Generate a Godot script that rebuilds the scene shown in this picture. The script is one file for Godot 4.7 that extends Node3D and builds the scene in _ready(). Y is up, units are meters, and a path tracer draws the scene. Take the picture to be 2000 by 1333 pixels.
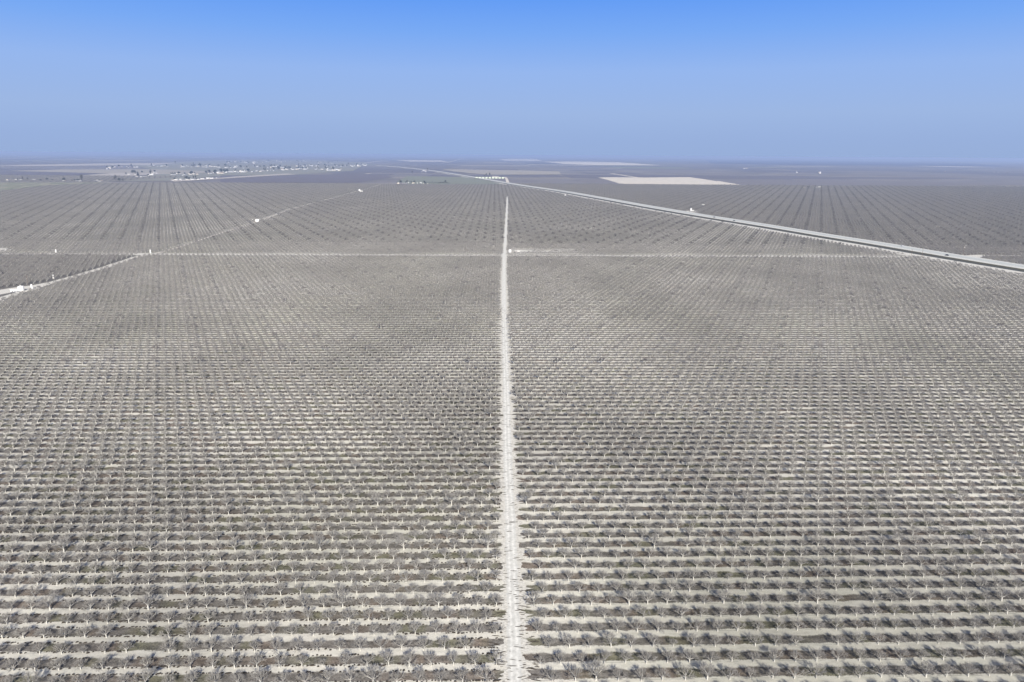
extends Node3D
# A nut orchard in winter seen from a drone: the camera hangs 120 m above flat ground and looks along a dirt road.
# Ground positions were surveyed from the photograph with gp(): a photo pixel (2000 x 1333) becomes a point on the flat ground.

const FOCAL := 1333.0
const ROLL := 0.0065
const PITCH := 0.26622030
const EYE := 120.0
const SPACING := 5.26          # between trees in a row
const ROW := 5.63              # between rows
const TURN := 0.0253           # the rows' turn against the camera
var row_dir := Vector3(cos(TURN), 0, -sin(TURN))
var out_dir := Vector3(-sin(TURN), 0, -cos(TURN))
var origin := Vector3(-3.23, 0, -139.7)
var mats := {}
var names := {}
var rng := RandomNumberGenerator.new()


# ------------------------------------------------------------------ helpers
func gp(px: float, py: float, y := 0.0) -> Vector3:
	var dx := px - 1000.0
	var dy := py - 666.5
	var ux := cos(ROLL) * dx + sin(ROLL) * dy
	var uy := -sin(ROLL) * dx + cos(ROLL) * dy
	var d := Vector3(ux, -uy * cos(PITCH) - FOCAL * sin(PITCH), uy * sin(PITCH) - FOCAL * cos(PITCH))
	var t := (EYE - y) / -d.y
	return Vector3(d.x * t, y, d.z * t)


func to_pixel(p: Vector3) -> Vector2:
	var q := p - Vector3(0, EYE, 0)
	var up := q.y * cos(PITCH) - q.z * sin(PITCH)
	var deep := -(q.y * sin(PITCH)) - q.z * cos(PITCH)
	var ux := q.x / deep * FOCAL
	var uy := -up / deep * FOCAL
	return Vector2(1000.0 + cos(ROLL) * ux - sin(ROLL) * uy, 666.5 + sin(ROLL) * ux + cos(ROLL) * uy)


func lin(r: float, g: float, b: float) -> Color:
	return Color(r, g, b).linear_to_srgb()


func mat(called: String, c: Color, rough := 0.95) -> StandardMaterial3D:
	if mats.has(called):
		return mats[called]
	var m := StandardMaterial3D.new()
	m.resource_name = called
	m.albedo_color = c
	m.roughness = rough
	m.metallic_specular = 0.15
	mats[called] = m
	return m


func numbered(called: String) -> String:
	if not names.has(called):
		names[called] = 0
		return called
	names[called] += 1
	return "%s_%03d" % [called, names[called]]


func tag(o: Node3D, label: String, category: String, group := "") -> void:
	o.set_meta("label", label)
	o.set_meta("category", category)
	if group:
		o.set_meta("group", group)


func thing(called: String, label: String, category: String, at: Vector3, turn := 0.0, group := "") -> Node3D:
	var o := Node3D.new()
	o.name = numbered(called)
	add_child(o)
	o.position = at
	o.rotation.y = turn
	tag(o, label, category, group)
	return o


func part(called: String, mesh: Mesh, m: Material, parent: Node3D) -> MeshInstance3D:
	var o := MeshInstance3D.new()
	o.name = called
	o.mesh = mesh
	if m:
		o.material_override = m
	parent.add_child(o, true)
	return o


func struct(called: String, mesh: Mesh, m: Material) -> MeshInstance3D:
	var o := MeshInstance3D.new()
	o.name = numbered(called)
	o.mesh = mesh
	if m:
		o.material_override = m
	add_child(o)
	o.set_meta("kind", "structure")
	return o


func copy(o: Node3D, at: Vector3, turn: float, label: String, stretch := Vector3.ONE) -> Node3D:
	var c: Node3D = o.duplicate()
	var base_name := String(o.name).rstrip("0123456789").trim_suffix("_")
	c.name = numbered(base_name)
	add_child(c)
	c.position = at
	c.rotation.y = turn
	c.scale = stretch
	c.set_meta("label", label)
	return c


func tool() -> SurfaceTool:
	var st := SurfaceTool.new()
	st.begin(Mesh.PRIMITIVE_TRIANGLES)
	return st


func quad(st: SurfaceTool, a: Vector3, b: Vector3, c: Vector3, d: Vector3) -> void:
	# clockwise seen from the front
	for v in [a, b, c, a, c, d]:
		st.add_vertex(v)


func box(st: SurfaceTool, c: Vector3, s: Vector3, bevel := 0.0) -> void:
	var h := s / 2.0
	st.set_smooth_group(-1)
	var p := []
	for y in [-1, 1]:
		var inset := bevel if y > 0 else 0.0
		for q in [[-1, -1], [1, -1], [1, 1], [-1, 1]]:
			p.append(c + Vector3(q[0] * (h.x - inset), y * h.y, q[1] * (h.z - inset)))
	quad(st, p[4], p[5], p[6], p[7])
	quad(st, p[3], p[2], p[1], p[0])
	for i in 4:
		var j := (i + 1) % 4
		quad(st, p[i], p[j], p[j + 4], p[i + 4])


func lathe(st: SurfaceTool, at: Vector3, profile: Array, n := 16) -> void:
	# profile: Vector2(radius, height) from the bottom up
	st.set_smooth_group(-1)
	for k in profile.size() - 1:
		var a: Vector2 = profile[k]
		var b: Vector2 = profile[k + 1]
		for i in n:
			var t0 := TAU * i / n
			var t1 := TAU * (i + 1) / n
			var d0 := Vector3(cos(t0), 0, sin(t0))
			var d1 := Vector3(cos(t1), 0, sin(t1))
			var q0 := at + d0 * a.x + Vector3.UP * a.y
			var q1 := at + d1 * a.x + Vector3.UP * a.y
			var r0 := at + d0 * b.x + Vector3.UP * b.y
			var r1 := at + d1 * b.x + Vector3.UP * b.y
			if a.x > 0.0:
				for v in [q0, q1, r1]:
					st.add_vertex(v)
			if b.x > 0.0:
				for v in [q0, r1, r0]:
					st.add_vertex(v)


func stick(st: SurfaceTool, a: Vector3, b: Vector3, ra: float, rb: float, n := 6) -> void:
	st.set_smooth_group(0)
	var d := (b - a).normalized()
	var x := d.cross(Vector3(0.31, 0.1, 0.94) if absf(d.z) < 0.9 else Vector3.RIGHT).normalized()
	var z := x.cross(d)
	for i in n:
		var t0 := TAU * i / n
		var t1 := TAU * (i + 1) / n
		var d0 := x * cos(t0) + z * sin(t0)
		var d1 := x * cos(t1) + z * sin(t1)
		quad(st, a + d0 * ra, a + d1 * ra, b + d1 * rb, b + d0 * rb)


func done(st: SurfaceTool) -> ArrayMesh:
	st.generate_normals()
	return st.commit()


func poly_sheet(points: Array, y: float, uv := false) -> ArrayMesh:
	# a flat polygon on the ground
	var flat := PackedVector2Array()
	for p in points:
		flat.append(Vector2(p.x, p.z))
	var tri := Geometry2D.triangulate_polygon(flat)
	var st := tool()
	st.set_normal(Vector3.UP)
	for i in range(0, tri.size(), 3):
		var c := [flat[tri[i]], flat[tri[i + 1]], flat[tri[i + 2]]]
		if (c[1] - c[0]).cross(c[2] - c[0]) < 0.0:
			c.reverse()
		for v in c:
			var w := Vector3(v.x, y, v.y)
			if uv:
				lattice_uv(st, w)
			st.set_normal(Vector3.UP)
			st.add_vertex(w)
	return st.commit()


const STRIP_LONG := 157.8      # metres of the strip picture along a row
func lattice_uv(st: SurfaceTool, w: Vector3) -> void:
	var d := w - origin
	st.set_uv(Vector2(d.dot(row_dir) / STRIP_LONG, d.dot(out_dir) / (ROW * 10.0)))
	st.set_uv2(Vector2(w.x / 1300.0, w.z / 1700.0))


func along(line: Array, z: float) -> float:
	# x of a polyline that runs away from the camera (z falls)
	for i in line.size() - 1:
		if z >= line[i + 1].z or i == line.size() - 2:
			var t: float = (z - line[i].z) / (line[i + 1].z - line[i].z)
			return lerpf(line[i].x, line[i + 1].x, t)
	return line[0].x


func smooth_line(points: Array, step: float) -> Array:
	var curve := Curve3D.new()
	curve.bake_interval = step
	for i in points.size():
		var before: Vector3 = points[maxi(i - 1, 0)]
		var after: Vector3 = points[mini(i + 1, points.size() - 1)]
		var t := (after - before).normalized()
		var l0: float = (points[i] - before).length() / 3.0
		var l1: float = (after - points[i]).length() / 3.0
		curve.add_point(points[i], -t * l0, t * l1)
	var out := []
	var n := int(curve.get_baked_length() / step)
	for i in n + 1:
		out.append(curve.sample_baked(curve.get_baked_length() * i / n))
	return out


func ribbon(line: Array, left: float, right: float, y: float, ragged := 0.0, seed_ := 1, uv_long := 40.0) -> ArrayMesh:
	# a flat strip along a polyline, its edges worn by «ragged» metres
	var r := RandomNumberGenerator.new()
	r.seed = seed_
	var wear := FastNoiseLite.new()
	wear.seed = seed_
	wear.frequency = 0.06
	var st := tool()
	st.set_normal(Vector3.UP)
	var l0 := Vector3.ZERO
	var r0 := Vector3.ZERO
	var walked := 0.0
	for i in line.size():
		var d: Vector3 = (line[mini(i + 1, line.size() - 1)] - line[maxi(i - 1, 0)]).normalized()
		var side := Vector3(-d.z, 0, d.x)
		var l: Vector3 = line[i] - side * (left + ragged * (r.randf() ** 3.0) * 1.6 - ragged * 0.4 + ragged * wear.get_noise_1d(i * 1.0))
		var q: Vector3 = line[i] + side * (right + ragged * (r.randf() ** 3.0) * 1.6 - ragged * 0.4 + ragged * wear.get_noise_1d(i * 1.0 + 9000.0))
		l.y = y
		q.y = y
		if i > 0:
			var step: float = (line[i] - line[i - 1]).length()
			var v0 := walked / uv_long
			var v1 := (walked + step) / uv_long
			for e in [[l0, 0, v0], [l, 0, v1], [q, 1, v1], [l0, 0, v0], [q, 1, v1], [r0, 1, v0]]:
				st.set_uv(Vector2(e[1], e[2]))
				st.set_normal(Vector3.UP)
				st.add_vertex(e[0])
			walked += step
		l0 = l
		r0 = q
	return st.commit()


# ------------------------------------------------------------------ pictures of surfaces
var lut := PackedByteArray()
func make_lut() -> void:
	lut.resize(1025)
	for i in 1025:
		lut[i] = int(round(Color(i / 1024.0, 0, 0).linear_to_srgb().r * 255.0))


func noise_bytes(seed_: int, w: int, h: int, freq: float, octaves := 3) -> PackedByteArray:
	var n := FastNoiseLite.new()
	n.seed = seed_
	n.noise_type = FastNoiseLite.TYPE_SIMPLEX_SMOOTH
	n.frequency = freq
	n.fractal_octaves = octaves
	return n.get_seamless_image(w, h).get_data()


func strip_picture() -> ImageTexture:
	# ten orchard rows: bare pale sand under the trees, a strip of dry weeds and dead leaves behind them
	var w := 2048
	var h := 1024
	var fine := noise_bytes(11, 1024, 1024, 0.12, 3)
	var mid := noise_bytes(12, 512, 1024, 0.03, 3)
	var edge := noise_bytes(13, 512, 256, 0.05, 4)
	var kind := noise_bytes(14, 256, 256, 0.035, 3)
	var green := noise_bytes(15, 256, 256, 0.03, 3)
	var out := PackedByteArray()
	out.resize(w * h * 3)
	var at := 0
	for y in h:
		var f := fposmod(y / 102.4, 1.0)
		var row := int(y / 102.4)
		for x in w:
			var e := edge[((row * 23 + 7) % 256) * 512 + (x >> 2)] / 255.0 - 0.5
			var e2 := edge[((row * 23 + 131) % 256) * 512 + (x >> 2)] / 255.0 - 0.5
			var g := fine[(y & 1023) * 1024 + (x & 1023)] / 255.0 - 0.5
			var b := mid[y * 512 + ((x >> 1) & 511)] / 255.0 - 0.5
			var k := kind[(row * 25) * 256 + (x >> 3)] / 255.0
			var gr := green[(row * 25 + 9) * 256 + (x >> 3)] / 255.0
			var near := clampf((f - 0.11 - e * 0.14 - g * 0.09) / 0.05, 0.0, 1.0)
			var far := clampf((0.70 + e2 * 0.22 + g * 0.13 - f) / 0.08, 0.0, 1.0)
			var band := near * far
			var s := 1.0 + g * 0.36 + b * 0.30
			var r := 0.51 * s
			var gg := 0.489 * s
			var bb := 0.428 * s
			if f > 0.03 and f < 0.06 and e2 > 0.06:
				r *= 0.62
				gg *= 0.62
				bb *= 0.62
			if g > 0.27:
				r *= 0.8
				gg *= 0.78
				bb *= 0.76
			if band > 0.0:
				var brown := clampf((k - 0.5) * 4.0, 0.0, 1.0)
				var olive := clampf((gr - 0.55) * 4.0, 0.0, 0.8)
				var br := lerpf(lerpf(0.142, 0.150, brown), 0.140, olive)
				var bg := lerpf(lerpf(0.130, 0.124, brown), 0.135, olive)
				var bl := lerpf(lerpf(0.114, 0.100, brown), 0.090, olive)
				var t := 1.0 + g * 1.1 + b * 0.9
				r = lerpf(r, br * t, band)
				gg = lerpf(gg, bg * t, band)
				bb = lerpf(bb, bl * t, band)
			out[at] = lut[int(clampf(r, 0.0, 1.0) * 1024.0)]
			out[at + 1] = lut[int(clampf(gg, 0.0, 1.0) * 1024.0)]
			out[at + 2] = lut[int(clampf(bb, 0.0, 1.0) * 1024.0)]
			at += 3
	return ImageTexture.create_from_image(Image.create_from_data(w, h, false, Image.FORMAT_RGB8, out))


func road_picture() -> ImageTexture:
	# across: two packed wheel tracks and a rougher crown; along: 40 m
	var w := 64
	var h := 1024
	var fine := noise_bytes(21, 64, 1024, 0.16, 3)
	var slow := noise_bytes(22, 64, 1024, 0.02, 2)
	var out := PackedByteArray()
	out.resize(w * h * 3)
	var at := 0
	for y in h:
		for x in w:
			var u := x / 63.0
			var track := exp(-((u - 0.27) / 0.10) ** 2.0) + exp(-((u - 0.70) / 0.12) ** 2.0)
			var g := fine[y * 64 + x] / 255.0 - 0.5
			var b := slow[y * 64 + x] / 255.0 - 0.5
			var s := (0.475 + 0.085 * track) * (1.0 + g * 0.42 * (1.2 - track * 0.8) + b * 0.3)
			if g > 0.24 and track < 0.6:
				s *= 0.62
			out[at] = lut[int(clampf(s, 0.0, 1.0) * 1024.0)]
			out[at + 1] = lut[int(clampf(s * 0.975, 0.0, 1.0) * 1024.0)]
			out[at + 2] = lut[int(clampf(s * 0.88, 0.0, 1.0) * 1024.0)]
			at += 3
	return ImageTexture.create_from_image(Image.create_from_data(w, h, false, Image.FORMAT_RGB8, out))


func mottle(seed_: int, side: int, freq: float, low: float, high: float, tint: Vector3, tint2: Vector3, octaves := 4) -> ImageTexture:
	var n := noise_bytes(seed_, side, side, freq, octaves)
	var m := noise_bytes(seed_ + 50, side, side, freq * 0.7, 2)
	var out := PackedByteArray()
	out.resize(side * side * 3)
	for i in side * side:
		var s := lerpf(low, high, n[i] / 255.0)
		var c := tint.lerp(tint2, smoothstep(0.4, 0.75, m[i] / 255.0)) * s
		out[i * 3] = lut[int(clampf(c.x, 0.0, 1.0) * 1024.0)]
		out[i * 3 + 1] = lut[int(clampf(c.y, 0.0, 1.0) * 1024.0)]
		out[i * 3 + 2] = lut[int(clampf(c.z, 0.0, 1.0) * 1024.0)]
	return ImageTexture.create_from_image(Image.create_from_data(side, side, false, Image.FORMAT_RGB8, out))


func world_mat(called: String, t: Texture2D, metres: float, rough := 0.95) -> StandardMaterial3D:
	var m := mat(called, Color.WHITE, rough)
	m.albedo_texture = t
	m.uv1_triplanar = true
	m.uv1_world_triplanar = true
	m.uv1_scale = Vector3.ONE / metres
	return m


# ------------------------------------------------------------------ trees
var tv := PackedVector3Array()
var tn := PackedVector3Array()
func limb(a: Vector3, b: Vector3, ra: float, rb: float, n := 3) -> void:
	var d := (b - a).normalized()
	var x := d.cross(Vector3.UP if absf(d.y) < 0.95 else Vector3.RIGHT).normalized()
	var z := x.cross(d)
	for i in n:
		var t0 := TAU * i / n
		var t1 := TAU * (i + 1) / n
		var d0 := x * cos(t0) + z * sin(t0)
		var d1 := x * cos(t1) + z * sin(t1)
		var p := [a + d0 * ra, a + d1 * ra, b + d1 * rb, b + d0 * rb]
		for k in [0, 1, 2, 0, 2, 3]:
			tv.append(p[k])
			tn.append(d0 if k == 0 or k == 3 else d1)


func bent(d: Vector3, angle: float, roll: float) -> Vector3:
	var x := d.cross(Vector3(0.2, 0.3, 0.9)).normalized()
	var z := x.cross(d)
	return (d * cos(angle) + (x * cos(roll) + z * sin(roll)) * sin(angle)).normalized()


func surface_from() -> Array:
	var a := []
	a.resize(Mesh.ARRAY_MAX)
	a[Mesh.ARRAY_VERTEX] = tv
	a[Mesh.ARRAY_NORMAL] = tn
	tv = PackedVector3Array()
	tn = PackedVector3Array()
	return a


func make_tree(seed_: int, detail: int) -> Array:
	# detail 0: every twig; 1: boughs and bunched twigs; 2: a few bunches.  Returns [trunk arrays, crown arrays]
	var r := RandomNumberGenerator.new()
	r.seed = seed_
	var fork := r.randf_range(0.85, 1.1)
	var lean := Vector3(r.randf_range(-0.08, 0.08), 0, r.randf_range(-0.08, 0.08))
	var top := Vector3(0, fork, 0) + lean
	var sides: int = [7, 5, 3][detail]
	limb(Vector3(0, -0.1, 0), Vector3(0, 0.25, 0), 0.16, 0.12, sides)
	limb(Vector3(0, 0.25, 0), top, 0.12, 0.115, sides)
	var trunk := surface_from()
	var bough_v := PackedVector3Array()
	var bough_n := PackedVector3Array()
	var n: int = [7, 6, 5][detail]
	var start := r.randf() * TAU
	for i in n:
		var az := start + TAU * (i + r.randf_range(-0.25, 0.25)) / n
		var el := deg_to_rad(r.randf_range(20, 48)) if i % 3 else deg_to_rad(r.randf_range(58, 78))
		var d := Vector3(cos(az) * cos(el), sin(el), sin(az) * cos(el))
		var l := r.randf_range(0.85, 1.2)
		var base := top - Vector3.UP * r.randf_range(0.0, 0.15)
		var e := base + d * l
		var keep_v := tv
		var keep_n := tn
		tv = PackedVector3Array()
		tn = PackedVector3Array()
		if detail == 0:
			limb(base, e, 0.066, 0.048, 4)
		elif detail == 1:
			limb(base, e, 0.065, 0.05, 3)
		else:
			limb(base, e + d * 0.3, 0.09, 0.07, 3)
		bough_v.append_array(tv)
		bough_n.append_array(tn)
		tv = keep_v
		tn = keep_n
		var forks: int = [3, 2, 3][detail]
		for f in forks:
			var d2 := bent(d, deg_to_rad(r.randf_range(14, 42)), TAU * (f + r.randf()) / forks)
			d2 = (d2 + Vector3.UP * 0.22).normalized()
			var p2 := base.lerp(e, r.randf_range(0.62, 1.0)) if f else e
			var l2 := r.randf_range(0.55, 0.85)
			if detail == 2:
				limb(p2, p2 + d2 * (l2 + 0.7), 0.155, 0.095, 3)
				continue
			var e2 := p2 + d2 * l2
			limb(p2, e2, 0.036, 0.026, 3)
			var twigs := 5 if detail == 0 else 4
			for k in twigs:
				var d3 := bent(d2, deg_to_rad(r.randf_range(10, 50)), TAU * (k + r.randf()) / twigs)
				d3 = (d3 + Vector3.UP * 0.15).normalized()
				var p3 := p2.lerp(e2, r.randf_range(0.4, 1.0)) if k else e2
				var l3 := r.randf_range(0.4, 0.75)
				if detail == 1:
					limb(p3, p3 + d3 * (l3 + 0.4), 0.072, 0.042, 3)
					continue
				var e3 := p3 + d3 * l3
				limb(p3, e3, 0.027, 0.019, 3)
				for t in 3:
					var d4 := bent(d3, deg_to_rad(r.randf_range(15, 45)), r.randf() * TAU)
					var p4 := p3.lerp(e3, r.randf_range(0.35, 1.0))
					limb(p4, p4 + d4 * r.randf_range(0.3, 0.6), 0.020, 0.011, 3)
	var crown := surface_from()
	tv = bough_v
	tn = bough_n
	return [trunk, surface_from(), crown]


func mesh_of(surfaces: Array, materials: Array) -> ArrayMesh:
	var m := ArrayMesh.new()
	for i in surfaces.size():
		m.add_surface_from_arrays(Mesh.PRIMITIVE_TRIANGLES, surfaces[i])
		m.surface_set_material(i, materials[i])
	return m


func scatter(called: String, mesh: Mesh, places: Array, parent: Node3D) -> void:
	if places.is_empty():
		return
	var mm := MultiMesh.new()
	mm.transform_format = MultiMesh.TRANSFORM_3D
	mm.mesh = mesh
	mm.instance_count = places.size()
	for i in places.size():
		mm.set_instance_transform(i, places[i])
	var o := MultiMeshInstance3D.new()
	o.name = called
	o.multimesh = mm
	parent.add_child(o, true)
	o.set_meta("kind", "stuff")


func shade_tree_crown(seed_: int, w: float, h: float) -> ArrayMesh:
	# leafy crown of many leaf clumps spread through its volume
	var r := RandomNumberGenerator.new()
	r.seed = seed_
	var st := tool()
	st.set_smooth_group(-1)
	var lobes := []
	for i in 7:
		var a := r.randf() * TAU
		lobes.append([Vector3(cos(a) * w * 0.24 * r.randf(), h * r.randf_range(0.42, 0.78), sin(a) * w * 0.24 * r.randf()), r.randf_range(0.20, 0.34)])
	for i in 420:
		var lobe: Array = lobes[r.randi() % lobes.size()]
		var d := Vector3(r.randfn(), r.randfn(), r.randfn()).normalized()
		var p: Vector3 = lobe[0] + Vector3(d.x * w, d.y * h * 0.8, d.z * w) * (lobe[1] * r.randf_range(0.55, 1.0))
		var s := w * r.randf_range(0.03, 0.06)
		var x := Vector3(r.randfn(), r.randfn(), r.randfn()).normalized()
		var z := d.cross(x).normalized()
		for v in [p + x * s, p - x * s * 0.6 + z * s, p - x * s * 0.6 - z * s]:
			st.add_vertex(v)
	return done(st)


# ------------------------------------------------------------------ buildings and small things
func house_shapes(w: float, d: float, h: float, rise: float) -> Array:
	var st := tool()
	box(st, Vector3(0, h / 2 - 0.6, 0), Vector3(w, h + 1.2, d))   # footings reach below the ground
	st.set_smooth_group(-1)
	for s in [-1.0, 1.0]:   # gables
		var a := Vector3(s * w / 2, h, -d / 2)
		var b := Vector3(s * w / 2, h, d / 2)
		var c := Vector3(s * w / 2, h + rise, 0)
		for v in ([a, b, c] if s > 0 else [b, a, c]):
			st.add_vertex(v)
	var wall := done(st)
	st = tool()
	st.set_smooth_group(-1)
	var o := w / 2 + 0.5
	var e := d / 2 + 0.6
	var drop := rise * 0.6 / (d / 2)
	for s in [-1.0, 1.0]:
		var a := Vector3(-o, h - drop + 0.05, s * e)
		var b := Vector3(o, h - drop + 0.05, s * e)
		var c := Vector3(o, h + rise + 0.05, 0)
		var f := Vector3(-o, h + rise + 0.05, 0)
		var up := Vector3(0, 0.22, 0)
		if s > 0:
			quad(st, a + up, f + up, c + up, b + up)
			quad(st, a, b, c, f)
			quad(st, a, a + up, b + up, b)
		else:
			quad(st, a + up, b + up, c + up, f + up)
			quad(st, a, f, c, b)
			quad(st, b, b + up, a + up, a)
		for q in [[a, f], [b, c]]:
			quad(st, q[0], q[1], q[1] + up, q[0] + up)
	var roof := done(st)
	st = tool()
	for k in 3:
		box(st, Vector3(-w * 0.3 + w * 0.3 * k, h * 0.55, d / 2 + 0.02), Vector3(1.4, 1.2, 0.1))
	return [wall, roof, done(st)]


func house(at: Vector3, turn: float, w: float, d: float, h: float, wall_m: Material, roof_m: Material, label: String, group: String, called := "house", category := "house") -> Node3D:
	var o := thing(called, label, category, at, turn, group)
	var s := house_shapes(w, d, h, minf(d * 0.22, 2.4))
	part("wall", s[0], wall_m, o)
	part("roof", s[1], roof_m, o)
	return o


func water_tank(at: Vector3, r: float, h: float, label: String) -> Node3D:
	var o := thing("water_tank", label, "water tank", at)
	var st := tool()
	lathe(st, Vector3.ZERO, [Vector2(r, 0), Vector2(r, h * 0.33), Vector2(r + 0.05, h * 0.33), Vector2(r + 0.05, h * 0.35), Vector2(r, h * 0.35), Vector2(r, h * 0.66), Vector2(r + 0.05, h * 0.66), Vector2(r + 0.05, h * 0.68), Vector2(r, h * 0.68), Vector2(r, h)], 24)
	part("shell", done(st), mats.white_paint, o)
	st = tool()
	lathe(st, Vector3.ZERO, [Vector2(r + 0.08, h), Vector2(r + 0.08, h + 0.12), Vector2(0.3, h + r * 0.28), Vector2(0.3, h + r * 0.28 + 0.25), Vector2(0, h + r * 0.28 + 0.25)], 24)
	part("roof", done(st), mats.white_paint, o)
	st = tool()
	for s in [-0.2, 0.2]:
		stick(st, Vector3(s, 0, r + 0.16), Vector3(s, h + 0.4, r + 0.16), 0.03, 0.03)
	for k in int(h / 0.35):
		stick(st, Vector3(-0.2, 0.3 + k * 0.35, r + 0.16), Vector3(0.2, 0.3 + k * 0.35, r + 0.16), 0.02, 0.02)
	part("ladder", done(st), mats.steel, o)
	return o


func standpipe(at: Vector3, h: float, label: String) -> Node3D:
	var o := thing("standpipe", label, "standpipe", at, 0.0, "white standpipes along the orchard tracks")
	var st := tool()
	lathe(st, Vector3.ZERO, [Vector2(0.95, 0), Vector2(0.95, 0.3), Vector2(0.72, 0.35), Vector2(0.72, h), Vector2(0.80, h), Vector2(0.80, h + 0.15), Vector2(0, h + 0.25)], 14)
	part("pipe", done(st), mats.white_paint, o)
	st = tool()
	stick(st, Vector3(0.6, 0.6, 0), Vector3(1.8, 0.6, 0), 0.18, 0.18, 8)
	stick(st, Vector3(1.8, 0.6, 0), Vector3(1.8, -0.1, 0), 0.18, 0.18, 8)
	part("outlet", done(st), mats.steel, o)
	return o


func filter_station(at: Vector3, turn: float, label: String) -> Node3D:
	var o := thing("filter_station", label, "filter station", at, turn)
	for k in 3:
		var st := tool()
		lathe(st, Vector3(-2.0 + k * 1.9, 0, 0), [Vector2(0.5, 0.5), Vector2(0.75, 0.8), Vector2(0.75, 1.9), Vector2(0.45, 2.25), Vector2(0, 2.35)], 14)
		part("filter_vessel", done(st), mats.white_paint, o)
	var f := tool()
	for k in 6:
		box(f, Vector3(-2.5 + k * 0.96, 0.3, 0.4 if k % 2 else -0.4), Vector3(0.1, 0.6, 0.1))
	box(f, Vector3(0, 0.04, 0), Vector3(6.6, 0.08, 2.0))
	part("frame", done(f), mats.steel, o)
	f = tool()
	stick(f, Vector3(-3.2, 2.6, 0), Vector3(3.0, 2.6, 0), 0.14, 0.14, 8)
	stick(f, Vector3(3.0, 2.6, 0), Vector3(3.0, -0.1, 0), 0.14, 0.14, 8)
	for k in 3:
		stick(f, Vector3(-2.0 + k * 1.9, 2.3, 0), Vector3(-2.0 + k * 1.9, 2.6, 0), 0.1, 0.1, 8)
	part("pipe", done(f), mats.white_paint, o)
	return o


func pole(at: Vector3, h: float, label: String, head := "arm") -> Node3D:
	var o := thing("utility_pole", label, "utility pole", at, 0.2)
	var st := tool()
	stick(st, Vector3(0, -0.2, 0), Vector3(0, h, 0), 0.2, 0.13, 8)
	part("shaft", done(st), mats.pole_wood, o)
	st = tool()
	box(st, Vector3(0, h - 0.6, 0.16), Vector3(2.6, 0.14, 0.12))
	part("crossarm", done(st), mats.pole_wood, o)
	st = tool()
	for x in [-1.15, -0.5, 0.5, 1.15]:
		lathe(st, Vector3(x, h - 0.53, 0.16), [Vector2(0.07, 0), Vector2(0.09, 0.1), Vector2(0.05, 0.24), Vector2(0, 0.26)], 8)
	part("insulator", done(st), mats.white_paint, o)
	if head == "transformer":
		st = tool()
		lathe(st, Vector3(0.5, h - 2.4, 0.1), [Vector2(0, 0), Vector2(0.36, 0.02), Vector2(0.36, 1.1), Vector2(0.2, 1.25), Vector2(0, 1.3)], 12)
		part("transformer", done(st), mats.white_paint, o)
		st = tool()
		stick(st, Vector3(0, h - 0.2, 0), Vector3(1.3, h + 0.5, 0.5), 0.05, 0.05)
		box(st, Vector3(1.5, h + 0.5, 0.55), Vector3(0.9, 0.22, 0.5))
		part("lamp_head", done(st), mats.white_paint, o)
	return o


func vehicle(at: Vector3, turn: float, paint: Material, label: String, truck: bool) -> Node3D:
	var o := thing("pickup_truck" if truck else "parked_car", label, "pickup truck" if truck else "car", at, turn)
	var st := tool()
	if truck:
		box(st, Vector3(0, 0.75, -1.85), Vector3(1.95, 0.62, 1.7), 0.08)
		box(st, Vector3(0, 0.72, -0.1), Vector3(1.95, 0.56, 1.8), 0.02)
		for s in [-0.93, 0.93]:
			box(st, Vector3(s, 0.83, 1.75), Vector3(0.09, 0.78, 1.9))
		box(st, Vector3(0, 0.52, 1.75), Vector3(1.77, 0.14, 1.9))
		box(st, Vector3(0, 0.83, 2.75), Vector3(1.95, 0.78, 0.09))
		box(st, Vector3(0, 0.83, 0.82), Vector3(1.77, 0.78, 0.05))
	else:
		box(st, Vector3(0, 0.68, 0), Vector3(1.85, 0.62, 4.6), 0.12)
	part("body", done(st), paint, o)
	st = tool()
	box(st, Vector3(0, 1.62, 0.0 if truck else 0.25), Vector3(1.5, 0.10, 1.3 if truck else 1.9), 0.08)
	part("roof", done(st), paint, o)
	st = tool()
	box(st, Vector3(0, 1.28, -0.05 if truck else 0.25), Vector3(1.68, 0.58, 1.7 if truck else 2.5), 0.16)
	part("window", done(st), mats.car_glass, o)
	for x in [-0.86, 0.86]:
		for z in [-1.75, 1.75]:
			var w := tool()
			stick(w, Vector3(x - 0.13, 0.38, z), Vector3(x + 0.13, 0.38, z), 0.38, 0.38, 14)
			for s in [-0.13, 0.13]:
				w.set_smooth_group(-1)
				for i in 14:
					var t0 := TAU * i / 14
					var t1 := TAU * (i + 1) / 14
					var c := Vector3(x + s, 0.38, z)
					var p0 := c + Vector3(0, cos(t0), sin(t0)) * 0.38
					var p1 := c + Vector3(0, cos(t1), sin(t1)) * 0.38
					for v in ([c, p1, p0] if s > 0 else [c, p0, p1]):
						w.add_vertex(v)
			part("wheel", done(w), mats.rubber, o)
	return o


func ordinal(n: int) -> String:
	var e := "th"
	if n % 100 < 11 or n % 100 > 13:
		e = ["th", "st", "nd", "rd", "th", "th", "th", "th", "th", "th"][n % 10]
	return "%d%s" % [n, e]


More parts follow.
